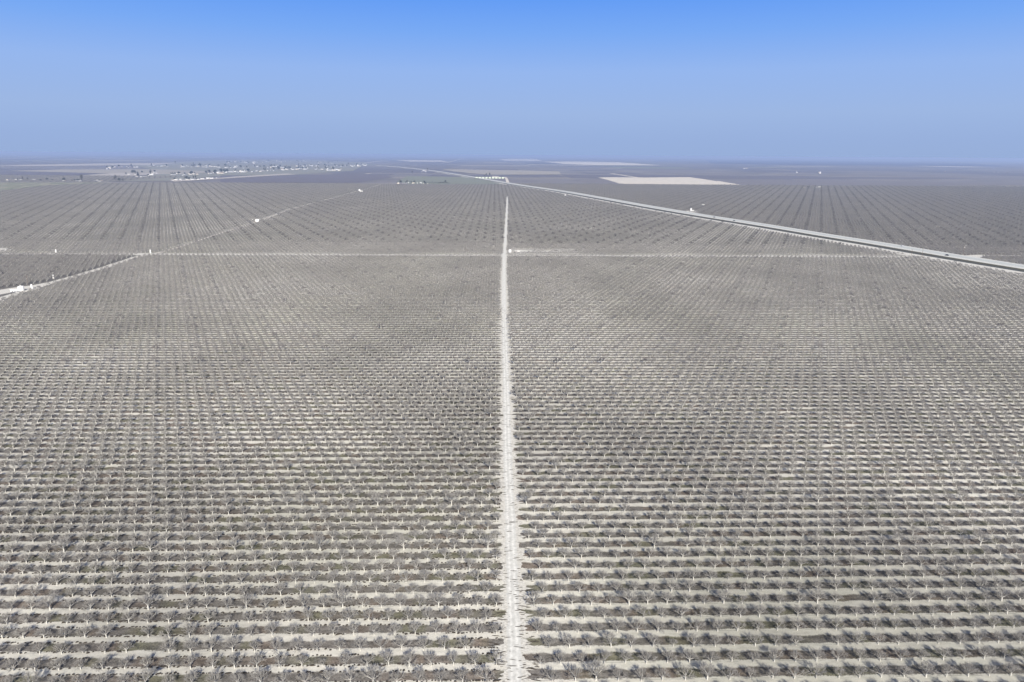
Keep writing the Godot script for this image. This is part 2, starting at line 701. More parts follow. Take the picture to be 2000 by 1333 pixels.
# ------------------------------------------------------------------ the place
func _ready() -> void:
	rng.seed = 4711
	# camera
	var cam := Camera3D.new()
	cam.name = "camera"
	add_child(cam)
	cam.position = Vector3(0, EYE, 0)
	cam.basis = Basis(Vector3.RIGHT, -PITCH) * Basis(Vector3.BACK, ROLL)
	cam.fov = rad_to_deg(2.0 * atan(666.5 / FOCAL))
	cam.near = 1.0
	cam.far = 120000.0
	cam.current = true
	# sky: one gradient, hazy at the horizon
	var sky_image := Image.create(512, 1024, false, Image.FORMAT_RGBAF)
	var stops := [[-90.0, 0.312, 0.428, 0.69], [0.0, 0.312, 0.428, 0.69], [1.2, 0.315, 0.437, 0.715], [3.2, 0.338, 0.474, 0.765], [6.3, 0.302, 0.472, 0.855], [9.0, 0.195, 0.405, 0.90], [11.5, 0.125, 0.335, 0.91], [18.0, 0.08, 0.22, 0.64], [38.0, 0.045, 0.10, 0.30], [90.0, 0.03, 0.065, 0.20]]
	for y in 1024:
		var el := 90.0 - (y + 0.5) / 1024.0 * 180.0
		for k in stops.size() - 1:
			if el >= stops[k][0] and el <= stops[k + 1][0]:
				var t: float = (el - stops[k][0]) / (stops[k + 1][0] - stops[k][0])
				sky_image.fill_rect(Rect2i(0, y, 512, 1), Color(lerpf(stops[k][1], stops[k + 1][1], t), lerpf(stops[k][2], stops[k + 1][2], t), lerpf(stops[k][3], stops[k + 1][3], t)) * Color(0.556, 0.556, 0.556, 1.0))
	# bright air round the sun, unseen behind the camera, added to whiten the shadows
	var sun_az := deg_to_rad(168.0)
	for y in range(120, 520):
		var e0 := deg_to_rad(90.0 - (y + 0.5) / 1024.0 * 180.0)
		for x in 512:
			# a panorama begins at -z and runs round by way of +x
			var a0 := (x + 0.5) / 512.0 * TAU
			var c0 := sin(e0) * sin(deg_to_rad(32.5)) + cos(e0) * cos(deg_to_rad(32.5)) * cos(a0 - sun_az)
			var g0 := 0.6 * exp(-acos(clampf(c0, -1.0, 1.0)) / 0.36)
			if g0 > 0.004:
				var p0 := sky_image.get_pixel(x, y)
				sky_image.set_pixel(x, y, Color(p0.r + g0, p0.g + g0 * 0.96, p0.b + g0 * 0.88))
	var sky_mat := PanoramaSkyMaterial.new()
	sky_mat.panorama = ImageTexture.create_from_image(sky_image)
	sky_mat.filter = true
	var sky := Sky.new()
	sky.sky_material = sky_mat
	var env := Environment.new()
	env.background_mode = Environment.BG_SKY
	env.sky = sky
	env.tonemap_mode = Environment.TONE_MAPPER_LINEAR
	env.tonemap_exposure = 1.8
	env.sdfgi_enabled = true
	env.ssao_enabled = true
	env.ssil_enabled = true
	# winter haze; its droplets scatter a little more light onwards than back
	env.volumetric_fog_enabled = true
	env.volumetric_fog_density = 0.000088
	env.volumetric_fog_length = 40000.0
	env.volumetric_fog_albedo = lin(0.57, 0.71, 1.0)
	env.volumetric_fog_anisotropy = 0.15
	var we := WorldEnvironment.new()
	we.name = "environment"
	we.environment = env
	add_child(we)
	# the sun stands behind the camera, a little to its right, 32 degrees high
	var sun := DirectionalLight3D.new()
	sun.name = "sun"
	add_child(sun)
	var az := deg_to_rad(-12.0)
	var high := deg_to_rad(32.5)
	sun.look_at_from_position(Vector3.ZERO, Vector3(sin(az) * cos(high), -sin(high), -cos(az) * cos(high)))
	sun.light_energy = 1.6
	sun.light_color = Color(1.0, 0.98, 0.945)
	sun.light_angular_distance = 0.53
	sun.shadow_enabled = true

	make_lut()
	make_materials()
	build_ground()
	build_orchard()
	build_farm_things()
	build_town()


var road_line := []
var track_line := []
var canal_line := []
func make_materials() -> void:
	mat("white_paint", lin(0.70, 0.69, 0.66), 0.6)
	mat("steel", lin(0.35, 0.35, 0.35), 0.5).metallic = 0.6
	mat("pole_wood", lin(0.16, 0.12, 0.09))
	mat("rubber", lin(0.03, 0.03, 0.03))
	mat("car_glass", lin(0.02, 0.025, 0.03), 0.1)
	mat("car_white", lin(0.75, 0.75, 0.74), 0.35)
	mat("car_dark", lin(0.04, 0.04, 0.05), 0.35)
	mat("house_white", lin(0.62, 0.61, 0.57))
	mat("house_cream", lin(0.60, 0.54, 0.44))
	mat("house_grey", lin(0.38, 0.38, 0.38))
	mat("roof_pale", lin(0.58, 0.57, 0.53), 0.7)
	mat("roof_brown", lin(0.22, 0.17, 0.13))
	mat("roof_grey", lin(0.34, 0.34, 0.35), 0.8)
	mat("shed_green", lin(0.62, 0.68, 0.50))
	mat("leaf", lin(0.042, 0.048, 0.036))
	mat("leaf_olive", lin(0.06, 0.06, 0.044))
	mat("bark_dark", lin(0.12, 0.1, 0.085))
	mat("trunk_bark", lin(0.46, 0.445, 0.40))
	mat("twig_bark", lin(0.262, 0.248, 0.226))
	mat("bough_bark", lin(0.36, 0.345, 0.315))
	mat("twig_shaded_male", lin(0.11, 0.103, 0.095))  # dense shadow of the far male crowns put into the twig colour
	mat("twig_shaded_far", lin(0.195, 0.185, 0.168))  # darker than the near twigs: shadow contrast of far rows put into the colour
	mat("clod", lin(0.042, 0.035, 0.028))


func build_ground() -> void:
	# the land out to the horizon
	var land_t := mottle(31, 512, 0.012, 0.75, 1.2, Vector3(0.155, 0.145, 0.142), Vector3(0.185, 0.168, 0.152), 5)
	var st := tool()
	quad(st, Vector3(-62000, 0, -68000), Vector3(62000, 0, -68000), Vector3(62000, 0, 600), Vector3(-62000, 0, 600))
	struct("ground", done(st), world_mat("land", land_t, 2600.0))

	# farmland parcels beyond the orchards, on the same compass as the rows
	var parcel_cols := [lin(0.115, 0.107, 0.115), lin(0.15, 0.138, 0.135), lin(0.27, 0.245, 0.20), lin(0.42, 0.38, 0.32), lin(0.155, 0.165, 0.115), lin(0.095, 0.095, 0.115)]
	var parcel_mats := []
	for i in parcel_cols.size():
		parcel_mats.append(mat("parcel_soil_%d" % i, parcel_cols[i]))
	var tools := []
	for i in parcel_cols.size():
		tools.append(tool())
	var r := RandomNumberGenerator.new()
	r.seed = 77
	for b in range(4, 42):
		for a in range(-40, 40):
			var c := origin + row_dir * (a * 810.0) + out_dir * (b * 810.0)
			if absf(c.x) > -c.z * 0.85 + 900.0:
				continue
			var roll := r.randf() * (0.68 if b < 9 else 1.0)
			var k := 0
			for lim in [0.42, 0.68, 0.76, 0.795, 0.88]:
				if roll > lim:
					k += 1
			var w := 395.0 if r.randf() < 0.7 else 190.0
			var deep := 390.0 if r.randf() < 0.6 else 185.0
			var y := 0.15 + b * 0.03
			quad(tools[k], c - row_dir * w + out_dir * deep + Vector3.UP * y, c + row_dir * w + out_dir * deep + Vector3.UP * y, c + row_dir * w - out_dir * deep + Vector3.UP * y, c - row_dir * w - out_dir * deep + Vector3.UP * y)
	for i in tools.size():
		struct("farmland", done(tools[i]), parcel_mats[i])

	# pale section roads and ditches between the parcels
	var lanes := tool()
	for k in 70:
		var b := 4 + int(r.randf() ** 1.6 * 26.0)
		var c := origin + row_dir * (r.randi_range(-b, b) * 810.0) + out_dir * ((b + 0.5) * 810.0) + Vector3.UP * (0.3 + b * 0.03)
		var run := r.randf_range(300.0, 1600.0)
		var wide := r.randf_range(5.0, 16.0) * (1.0 + b * 0.05)
		if r.randf() < 0.75:
			quad(lanes, c + out_dir * wide, c + row_dir * run + out_dir * wide, c + row_dir * run - out_dir * wide, c - out_dir * wide)
		else:
			quad(lanes, c - row_dir * wide + out_dir * run, c + row_dir * wide + out_dir * run, c + row_dir * wide, c - row_dir * wide)
	struct("farm_road", done(lanes), parcel_mats[3])

	# lines surveyed from the photograph, near to far
	for p in [[1006, 1420], [1005, 1333], [1003, 1200], [996, 1000], [992, 900], [990, 800], [988, 720], [986, 660], [984.5, 600], [984.5, 540], [985, 500], [986.5, 480], [988.5, 440], [990, 410], [991, 385]]:
		road_line.append(gp(p[0], p[1]))
	for p in [[-60, 605], [0, 583], [32, 573], [64, 564], [105, 550], [144, 539.5], [192, 525.5], [240, 510], [272, 500], [295, 497], [350, 482.5], [425, 457.5], [500, 435], [562, 411], [625, 394], [700, 374], [745, 361]]:
		track_line.append(gp(p[0], p[1]))
	canal_line = [Vector3(640, 0, -500), Vector3(605, 0, -610), Vector3(563, 0, -745), Vector3(545, 0, -805), Vector3(526, 0, -874), Vector3(504, 0, -965), Vector3(474, 0, -1068), Vector3(440, 0, -1200), Vector3(342, 0, -1553), Vector3(153, 0, -2377), Vector3(73, 0, -2640), Vector3(-26, 0, -2990), Vector3(-161, 0, -3540), Vector3(-349, 0, -4279), Vector3(-630, 0, -5330), Vector3(-1127, 0, -6822), Vector3(-1498, 0, -7716)]

	# orchard floors
	var strip_t := strip_picture()
	var patch_t := mottle(41, 512, 0.016, 0.52, 1.2, Vector3(1.0, 0.995, 0.985), Vector3(0.96, 0.965, 0.92), 5)
	var floor_m := mat("orchard_floor", Color.WHITE)
	floor_m.albedo_texture = strip_t
	floor_m.detail_enabled = true
	floor_m.detail_albedo = patch_t
	floor_m.detail_blend_mode = BaseMaterial3D.BLEND_MODE_MUL
	floor_m.detail_uv_layer = BaseMaterial3D.DETAIL_UV_2
	var a := [Vector3(-900, 0, -60), Vector3(900, 0, -60), Vector3(900, 0, -500)]
	for p in canal_line.slice(0, 11):
		a.append(p)
	for p in [[985, 361.5], [745, 360.5], [600, 358.8], [430, 357.5], [300, 357.5], [180, 359.5], [100, 363], [0, 374], [-150, 385]]:
		a.append(gp(p[0], p[1]))
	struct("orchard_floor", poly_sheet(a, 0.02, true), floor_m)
	var floor3 := world_mat("orchard_floor_left", mottle(81, 256, 0.06, 0.7, 1.25, Vector3(0.14, 0.13, 0.115), Vector3(0.115, 0.108, 0.094)), 40.0)
	var left_block := [Vector3(-440, 0, -520), Vector3(-900, 0, -520), Vector3(-900, 0, -826), gp(0, 496), gp(268, 499)]
	for k in range(7, 1, -1):
		left_block.append(track_line[k] - Vector3(2, 0, 0))
	struct("orchard_floor", poly_sheet(left_block, 0.035, true), floor3)
	var floor2 := mat("orchard_floor_dark", lin(0.62, 0.60, 0.60))
	floor2.albedo_texture = strip_t
	floor2.detail_enabled = true
	floor2.detail_albedo = patch_t
	floor2.detail_blend_mode = BaseMaterial3D.BLEND_MODE_MUL
	floor2.detail_uv_layer = BaseMaterial3D.DETAIL_UV_2
	var c := []
	for p in canal_line.slice(0, 11):
		c.append(p)
	for p in [[1120, 362], [1240, 364.5], [1460, 364.5], [2100, 361]]:
		c.append(gp(p[0], p[1]))
	c.append(Vector3(2300, 0, -500))
	struct("orchard_floor", poly_sheet(c, 0.03, true), floor2)

	# fields that stand out in the distance: [photo outline, colour, height of the sheet]
	var sand := mottle(51, 256, 0.03, 0.86, 1.1, Vector3(0.54, 0.485, 0.40), Vector3(0.47, 0.43, 0.35))
	var fields := [
		["sand_field", [[1168, 347.1], [1200, 346.8], [1262, 347.3], [1348, 346.5], [1356, 347.9], [1372, 350], [1400, 354.5], [1404, 354.2], [1458, 363.4], [1400, 363.8], [1330, 363.3], [1235, 363.9], [1214, 359], [1210, 359.2], [1190, 353]], world_mat("sand_field", sand, 300.0), 0.9],
		["sand_field", [[1063, 316.5], [1110, 316], [1210, 317.5], [1293, 323.5], [1160, 323], [1100, 320.5]], mats.sand_field, 2.2],
		["sand_field", [[975, 310.8], [1048, 311], [1058, 314.8], [985, 314.2]], mats.sand_field, 2.6],
		["sand_field", [[772, 313.2], [860, 313.8], [875, 316.5], [800, 316]], mats.sand_field, 2.6],
		["tan_field", [[862, 331], [1000, 333], [1092, 335.5], [1096, 341.5], [950, 342], [885, 335.5]], mat("tan_field", lin(0.27, 0.245, 0.20)), 1.6],
		["green_field", [[795, 344.5], [905, 346], [950, 352.5], [982, 360.5], [800, 360.5], [775, 355]], mat("green_field", lin(0.165, 0.172, 0.130)), 0.6],
		["dark_orchard_field", [[1380, 313], [1600, 314], [1900, 320], [1960, 325], [1600, 323], [1390, 320]], mat("dark_field", lin(0.06, 0.065, 0.095)), 2.4],
		["tan_field", [[10, 334.5], [120, 331.5], [300, 331], [430, 336], [360, 341], [225, 340], [120, 337]], mats.tan_field, 1.5],
		["tan_field", [[40, 351], [150, 344], [230, 338.5], [330, 340], [210, 346.5], [130, 351]], mat("tan_field_pale", lin(0.33, 0.30, 0.26)), 1.8],
		["tan_field", [[-40, 325.5], [70, 322], [250, 319], [350, 318.5], [300, 323], [110, 325]], mats.tan_field_pale, 2.0],
		["green_field", [[-400, 357], [120, 356.8], [230, 357.2], [175, 359], [95, 363], [0, 374], [-80, 384], [-400, 410]], world_mat("green_tan_field", mottle(91, 256, 0.03, 0.6, 1.25, Vector3(0.235, 0.222, 0.160), Vector3(0.165, 0.175, 0.115)), 420.0), 0.5],
		["dark_orchard_field", [[0, 335], [105, 336], [190, 339.5], [120, 345], [0, 352]], mat("mid_field", lin(0.12, 0.11, 0.12)), 1.2],
		["dark_orchard_field", [[430, 344], [560, 342], [720, 340], [770, 346], [700, 357], [430, 357]], mats.mid_field, 0.7],
		["town_ground", [[250, 322], [420, 313], [600, 312], [720, 318], [690, 334], [560, 343], [440, 343], [330, 354], [180, 355], [330, 338]], mat("town_soil", lin(0.19, 0.185, 0.15)), 1.1],
		["sand_field", [[330, 352.5], [420, 349], [460, 345.5], [560, 339.5], [580, 341], [440, 349.5], [340, 356]], mats.tan_field_pale, 1.6],
	]
	for f in fields:
		var pts := []
		for p in f[1]:
			pts.append(gp(p[0], p[1]))
		struct(f[0], poly_sheet(pts, f[3]), f[2])

	# roads and tracks
	var road_m := mat("road_dirt", Color.WHITE)
	road_m.albedo_texture = road_picture()
	var verge_t := mottle(61, 512, 0.05, 0.5, 1.25, Vector3(0.56, 0.535, 0.47), Vector3(0.47, 0.445, 0.385))
	var verge_m := world_mat("verge_sand", verge_t, 14.0)
	verge_m.uv1_scale = Vector3(1.0 / 26.0, 1.0 / 14.0, 1.0 / 9.0)
	var fine_line := smooth_line(road_line, 0.55)
	var near_part := fine_line.filter(func(p): return p.z > -855.0)
	var far_part := fine_line.filter(func(p): return p.z <= -853.0)
	struct("road_verge", ribbon(near_part, 3.3, 3.5, 0.045, 1.9, 5), verge_m)
	struct("road_verge", ribbon(far_part, 2.5, 2.5, 0.045, 0.7, 8), verge_m)
	struct("dirt_road", ribbon(near_part, 1.75, 1.75, 0.07, 0.35, 6), road_m)
	struct("dirt_road", ribbon(far_part, 1.6, 1.6, 0.07, 0.3, 7), road_m)
	var track_fine := smooth_line(track_line, 1.2)
	struct("dirt_track", ribbon(track_fine.filter(func(p): return p.z > -842.0), 2.8, 4.6, 0.05, 1.3, 9), verge_m)
	struct("dirt_track", ribbon(track_fine.filter(func(p): return p.z <= -840.0), 2.0, 2.2, 0.05, 0.8, 9), mat("track_earth", lin(0.44, 0.405, 0.35)))
	var cross := []
	for k in 120:
		cross.append(gp(-160, 495.5).lerp(gp(1800, 501.8), k / 119.0))
	struct("dirt_track", ribbon(cross, 7.6, 7.0, 0.055, 0.8, 10), verge_m)
	var pad := []
	for p in [[-40, 573], [20, 563], [60, 558], [98, 551], [104, 551], [60, 563], [20, 572], [-40, 583]]:
		pad.append(gp(p[0], p[1]))
	struct("bare_ground", poly_sheet(pad, 0.06), verge_m)
	pad = []
	for p in [[1004, 488.5], [1050, 489.8], [1120, 490], [1135, 491.5], [1060, 492.8], [1008, 494]]:
		pad.append(gp(p[0], p[1]))
	struct("bare_ground", poly_sheet(pad, 0.06), verge_m)
	pad = []
	for p in [[1870, 500], [1910, 498], [2060, 499.3], [2060, 500.6], [1925, 500.6], [1908, 506]]:
		pad.append(gp(p[0], p[1]))
	struct("bare_ground", poly_sheet(pad, 0.065), verge_m)
	pad = []
	for p in [[-40, 485.2], [17, 485.8], [24, 488], [5, 491.5], [-40, 492]]:
		pad.append(gp(p[0], p[1]))
	struct("bare_ground", poly_sheet(pad, 0.06), verge_m)
	pad = []
	for p in [[1340, 412.2], [1352, 411.6], [1366, 414.8], [1358, 416.5], [1344, 414.5]]:
		pad.append(gp(p[0], p[1]))
	struct("bare_ground", poly_sheet(pad, 0.06), verge_m)
	# far farm roads
	for q in [[[705, 320], [730, 316.8], [745, 314.2]], [[864, 319.5], [880, 316.5], [907, 308.5]], [[986, 346.5], [989, 350], [992, 358]]]:
		var l := []
		for p in q:
			l.append(gp(p[0], p[1]))
		var wide: float = 14.0 if q[0][1] < 330 else 7.0
		struct("farm_road", ribbon(smooth_line(l, 60.0), wide, wide, 2.8 if wide > 10 else 1.7), mats.sand_field)

	build_canal(verge_m)


func sweep(profile: Array, called: String, m: Material, line: Array) -> void:
	# profile: Vector2(offset to the right of the line, height)
	var st := tool()
	st.set_smooth_group(-1)
	var last := []
	for i in line.size():
		var d: Vector3 = (line[mini(i + 1, line.size() - 1)] - line[maxi(i - 1, 0)]).normalized()
		var side := Vector3(-d.z, 0, d.x)
		var now := []
		for p in profile:
			now.append(line[i] + side * p.x + Vector3.UP * p.y)
		if i > 0:
			for k in profile.size() - 1:
				quad(st, last[k], now[k], now[k + 1], last[k + 1])
		last = now
	struct(called, done(st), m)


func build_canal(verge_m: Material) -> void:
	var line := smooth_line(canal_line, 25.0)
	var grass_t := mottle(71, 256, 0.06, 0.6, 1.3, Vector3(0.07, 0.066, 0.042), Vector3(0.09, 0.078, 0.052))
	var weeds := world_mat("canal_weeds", grass_t, 30.0)
	var concrete := world_mat("canal_gravel", mottle(72, 256, 0.05, 0.9, 1.08, Vector3(0.47, 0.465, 0.42), Vector3(0.42, 0.415, 0.375)), 25.0)
	var gravel := world_mat("levee_gravel", mottle(73, 256, 0.05, 0.88, 1.08, Vector3(0.385, 0.395, 0.37), Vector3(0.34, 0.35, 0.325)), 25.0)
	struct("road_verge", ribbon(smooth_line(canal_line.slice(0, 10), 2.5), 29.0, -20.0, 0.055, 3.0, 12), verge_m)
	var water := mat("canal_water", lin(0.045, 0.045, 0.03), 0.55)
	water.metallic_specular = 0.3
	sweep([Vector2(-21, 0.07), Vector2(-15, 0.30), Vector2(-11.5, 0.6), Vector2(-9, 0.6)], "canal_bank", verge_m, line)
	sweep([Vector2(-9, 0.6), Vector2(-4.0, 0.2)], "canal_bank", weeds, line)
	sweep([Vector2(-4.2, 0.25), Vector2(1.5, 0.25)], "canal_water", water, line)
	sweep([Vector2(1.3, 0.2), Vector2(7.0, 1.3)], "canal_bank", weeds, line)
	sweep([Vector2(7.0, 1.3), Vector2(8.5, 1.7), Vector2(17, 1.7)], "levee_road", concrete, line)
	sweep([Vector2(17, 1.7), Vector2(17.8, 1.55), Vector2(18.4, 1.55)], "levee_road", weeds, line)
	sweep([Vector2(18.4, 1.55), Vector2(19.2, 1.7), Vector2(30, 1.7)], "levee_road", gravel, line)
	sweep([Vector2(30, 1.7), Vector2(38, 1.6), Vector2(42, 0.08)], "levee_road", concrete, line)


func build_orchard() -> void:
	# tree shapes
	var trunk_m: Material = mats.trunk_bark
	var twig_m: Material = mats.twig_bark
	var fine := []
	for i in 9:
		fine.append(make_tree(100 + i, 0))
	var fine_whole := []
	var trunk_mesh := []
	var crown_mesh := []
	var bough_mesh := []
	for t in fine:
		fine_whole.append(mesh_of(t, [trunk_m, mats.bough_bark, twig_m]))
		trunk_mesh.append(mesh_of([t[0]], [trunk_m]))
		bough_mesh.append(mesh_of([t[1]], [mats.bough_bark]))
		crown_mesh.append(mesh_of([t[2]], [twig_m]))
	var mid := []
	for i in 6:
		mid.append(mesh_of(make_tree(200 + i, 1), [trunk_m, mats.bough_bark, mat("twig_shaded_mid", lin(0.218, 0.206, 0.188))]))  # twigs darkened so the colour carries shadow contrast at middle distance
	var far := []
	for i in 5:
		far.append(mesh_of(make_tree(300 + i, 2), [trunk_m, mats.twig_shaded_far, mats.twig_shaded_far]))

	var mid_male := []
	for i in 3:
		mid_male.append(mesh_of(make_tree(250 + i, 1), [trunk_m, mats.bough_bark, mat("twig_shaded_broad", lin(0.175, 0.163, 0.155))]))  # crown shadow of the broad trees put into their twig colour
	var far_male := []
	for i in 3:
		far_male.append(mesh_of(make_tree(350 + i, 2), [trunk_m, mats.twig_shaded_male, mats.twig_shaded_male]))

	var vigour := FastNoiseLite.new()
	vigour.seed = 5
	vigour.frequency = 0.006
	vigour.fractal_octaves = 3
	var far_edge_left := [[-150, 385], [0, 374], [100, 363], [180, 359.5], [300, 357.5], [430, 357.5], [600, 358.8], [745, 360.5], [985, 361.5], [1010, 362.5]]
	var edge_pts := []
	for p in far_edge_left:
		edge_pts.append(gp(p[0], p[1]))
	var cross_a := gp(0, 495.9)
	var cross_b := gp(1740, 501.3)
	var cross_slope := (cross_b.z - cross_a.z) / (cross_b.x - cross_a.x)
	var pads := []
	for q in [[[-40, 571], [20, 561], [60, 556], [100, 549], [120, 547], [60, 562], [20, 574], [-40, 590]], [[1000, 487], [1050, 488.8], [1120, 489.5], [1130, 492], [1060, 493.5], [990, 496]], [[-40, 484], [18, 484.5], [26, 488], [5, 492], [-40, 493]], [[1860, 502], [1905, 497.8], [2060, 499], [2060, 501], [1925, 501], [1908, 508]]]:
		var flat := PackedVector2Array()
		for p in q:
			var g := gp(p[0], p[1])
			flat.append(Vector2(g.x, g.z))
		pads.append(flat)

	var meadow := PackedVector2Array()      # the green field at the far left has no trees
	for p in [[-400, 357], [120, 356.5], [230, 357.2], [180, 359.5], [95, 363], [0, 374], [-80, 384], [-400, 410]]:
		var g := gp(p[0], p[1])
		meadow.append(Vector2(g.x, g.z))
	var clear := []      # yards kept free of trees: x, half width, z
	for e in [[502.5, 433, 6.5], [493, 430.5, 4.0], [702, 374, 6.0], [705, 375.5, 8.0], [1104, 383.2, 6.0], [1373.5, 402, 6.0], [1762.5, 483.5, 3.5], [1352, 413.8, 13.0], [996, 494, 5.0], [109, 494.5, 4.0], [293.5, 494.5, 4.0], [104, 544, 4.0]]:
		var g := gp(e[0], e[1])
		clear.append(Vector3(g.x, e[2], g.z))

	var groups := {}
	var nearest := []
	for j in range(-4, 640):
		var row_o := origin + out_dir * (j * ROW) + row_dir * (SPACING * 0.5 * (j & 1))
		var half: float = 0.775 * -row_o.z + 36.0
		var first := int(floor((-half - row_o.x) / SPACING))
		var last := int(ceil((half - row_o.x) / SPACING))
		for i in range(first, last + 1):
			var p: Vector3 = row_o + row_dir * (i * SPACING)
			var z := p.z
			if z > -119.0:
				continue
			var zone := 0
			var canal_x := along(canal_line, z)
			var off := p.x - canal_x
			if off > -30.0:
				if off < 44.0:
					continue
				zone = 2
				if z < -3020.0:
					continue
			else:
				var track_x := along(track_line, z) if z < -500.0 else -9999.0
				var gap := p.x - track_x
				if gap > (-5.0 if z > -842.0 else -3.6) and gap < (6.6 if z > -842.0 else 4.2):
					continue
				if gap < 0:
					zone = 1
				if z < -2300.0:
					var lim := -9999.0
					for k in edge_pts.size() - 1:
						if p.x >= edge_pts[k].x and p.x <= edge_pts[k + 1].x:
							lim = lerpf(edge_pts[k].z, edge_pts[k + 1].z, (p.x - edge_pts[k].x) / (edge_pts[k + 1].x - edge_pts[k].x))
					if z < lim:
						continue
				if z > -2070.0 and absf(p.x - along(road_line, z)) < (3.9 if z > -853.0 else 3.0):
					continue
				if absf(z - (cross_a.z + cross_slope * (p.x - cross_a.x))) < 8.8:
					continue
			if rng.randf() < 0.008:
				continue
			var in_pad := false
			if (z < -560.0 and z > -640.0 and p.x < -300.0) or (z < -820.0 and z > -930.0 and (absf(p.x - 45.0) < 80.0 or p.x > 450.0 or p.x < -590.0)):
				for f in pads:
					if Geometry2D.is_point_in_polygon(Vector2(p.x, z), f):
						in_pad = true
			if z < -1300.0 and p.x < -1400.0 and Geometry2D.is_point_in_polygon(Vector2(p.x, z), meadow):
				in_pad = true
			for q in clear:
				if absf(z - q.z) < q.y and absf(p.x - q.x) < q.y:
					in_pad = true
			if in_pad:
				continue
			var m10 := posmod(j, 10)
			var male := (m10 == 9 and posmod(i, 5) == 4) or (m10 == 4 and posmod(i, 5) == 2)
			var v := vigour.get_noise_2d(p.x, z)
			var size: float = rng.randf_range(0.88, 1.1) * (1.0 + 0.16 * v)
			if male:
				size *= 1.36 if -z < 950.0 else (1.7 if zone == 0 else 1.45)
			elif rng.randf() < 0.02:
				size *= 0.65
			if zone == 2:
				size *= 1.12
			elif zone == 1:
				size *= 1.22 if z > -835.0 else 1.05
			p.x += rng.randf_range(-0.18, 0.18)
			p.z += rng.randf_range(-0.18, 0.18)
			var tall := size * rng.randf_range(0.94, 1.06)
			var turn := rng.randf() * TAU
			var t := Transform3D(Basis(Vector3.UP, turn).scaled(Vector3(size * 1.1, tall, size * 1.1)), p)
			if nearest.size() < 300 and j < 12:
				var q := to_pixel(p)
				if q.x > 2 and q.x < 1998 and q.y < 1331:
					nearest.append([j, p, turn, Vector3(size * 1.1, tall, size * 1.1), male])
					continue
			var deep := -z
			var key := ""
			if deep < 380.0:
				key = "a%d" % (rng.randi() % fine.size())
			elif deep < 950.0:
				key = "b%d" % (rng.randi() % mid.size())
			else:
				key = "c%d" % (rng.randi() % far.size())
			if male and deep >= 380.0:
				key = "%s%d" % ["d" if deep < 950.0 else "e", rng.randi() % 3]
			if not groups.has(key):
				groups[key] = []
			groups[key].append(t)

	# the nearest three hundred stand alone
	var protos := []
	for k in fine.size():
		var o := Node3D.new()
		part("trunk", trunk_mesh[k], null, o)
		part("boughs", bough_mesh[k], null, o)
		part("crown", crown_mesh[k], null, o)
		protos.append(o)
	var rows := {}
	for e in nearest:
		if not rows.has(e[0]):
			rows[e[0]] = []
		rows[e[0]].append(e)
	var row_keys := rows.keys()
	row_keys.sort()
	for rk in row_keys.size():
		var left := []
		var right := []
		for e in rows[row_keys[rk]]:
			(left if e[1].x < along(road_line, e[1].z) else right).append(e)
		left.reverse()
		for s in [[left, "left"], [right, "right"]]:
			for k in s[0].size():
				var e: Array = s[0][k]
				var o: Node3D = protos[rng.randi() % protos.size()].duplicate()
				o.name = numbered("orchard_tree")
				add_child(o)
				o.position = e[1]
				o.rotation.y = e[2]
				o.scale = e[3]
				var looks := "tall broad bare grey tree" if e[4] else "bare grey orchard tree"
				tag(o, "%s, %s %s of the dirt road in the %s nearest row" % [looks, ordinal(k + 1), s[1], ordinal(rk + 1)], "tree", "bare orchard trees in the nearest rows")
	for o in protos:
		o.free()

	var mass := Node3D.new()
	mass.name = "orchard"
	add_child(mass)
	tag(mass, "thousands of bare grey orchard trees in staggered rows out to the haze", "orchard")
	mass.set_meta("kind", "stuff")
	var keys := groups.keys()
	keys.sort()
	var total := 0
	for key in keys:
		var k := int(key.substr(1))
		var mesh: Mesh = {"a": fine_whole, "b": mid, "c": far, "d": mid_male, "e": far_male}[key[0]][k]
		scatter("tree_mass", mesh, groups[key], mass)
		total += groups[key].size()
	print("trees: ", total)

	# dark clods of prunings raked into two lines in front of the rows left of the road
	var clods := []
	for k in 4:
		var st := tool()
		st.set_smooth_group(-1)
		var r := RandomNumberGenerator.new()
		r.seed = 900 + k
		var n := 7
		var ring := []
		for i in n:
			ring.append(Vector3(cos(TAU * i / n) * r.randf_range(0.20, 0.34), 0, sin(TAU * i / n) * r.randf_range(0.12, 0.22)))
		var peak := Vector3(r.randf_range(-0.06, 0.06), r.randf_range(0.16, 0.3), r.randf_range(-0.05, 0.05))
		for i in n:
			var a: Vector3 = ring[i]
			var b: Vector3 = ring[(i + 1) % n]
			var ma := a * 0.75 + Vector3.UP * r.randf_range(0.08, 0.16)
			var mb: Vector3 = b * 0.75 + Vector3.UP * r.randf_range(0.08, 0.16)
			quad(st, a, b, mb, ma)
			for v in [ma, mb, peak]:
				st.add_vertex(v)
		var m := done(st)
		m.surface_set_material(0, mats.clod)
		clods.append(m)
	var spots := [[], [], [], []]
	for j in range(-4, 44):
		for line in 2:
			var u := -190.0 - j * 3.0
			while u < 4.0:
				u += rng.randf_range(0.5, 1.25)
				var keep := 0.82 - maxf(0.0, (j - 14) * 0.02)
				if vigour.get_noise_2d(u * 4.0, j * 60.0 + line * 30.0) < -0.22 or rng.randf() > keep:
					continue
				var p: Vector3 = origin + row_dir * u + out_dir * (j * ROW + [-1.75, 0.42][line] + rng.randfn() * 0.16)
				if p.x > along(road_line, p.z) - 3.2 or p.z > -118.0:
					continue
				var s := rng.randf_range(0.8, 1.6)
				var long := rng.randf_range(0.8, 2.2) if rng.randf() < 0.25 else 1.0
				spots[rng.randi() % 4].append(Transform3D(Basis(Vector3.UP, rng.randf_range(-0.3, 0.7)).scaled(Vector3(s, s, s)) * Basis.from_scale(Vector3(long, 1, 1)), p + Vector3.UP * 0.015))
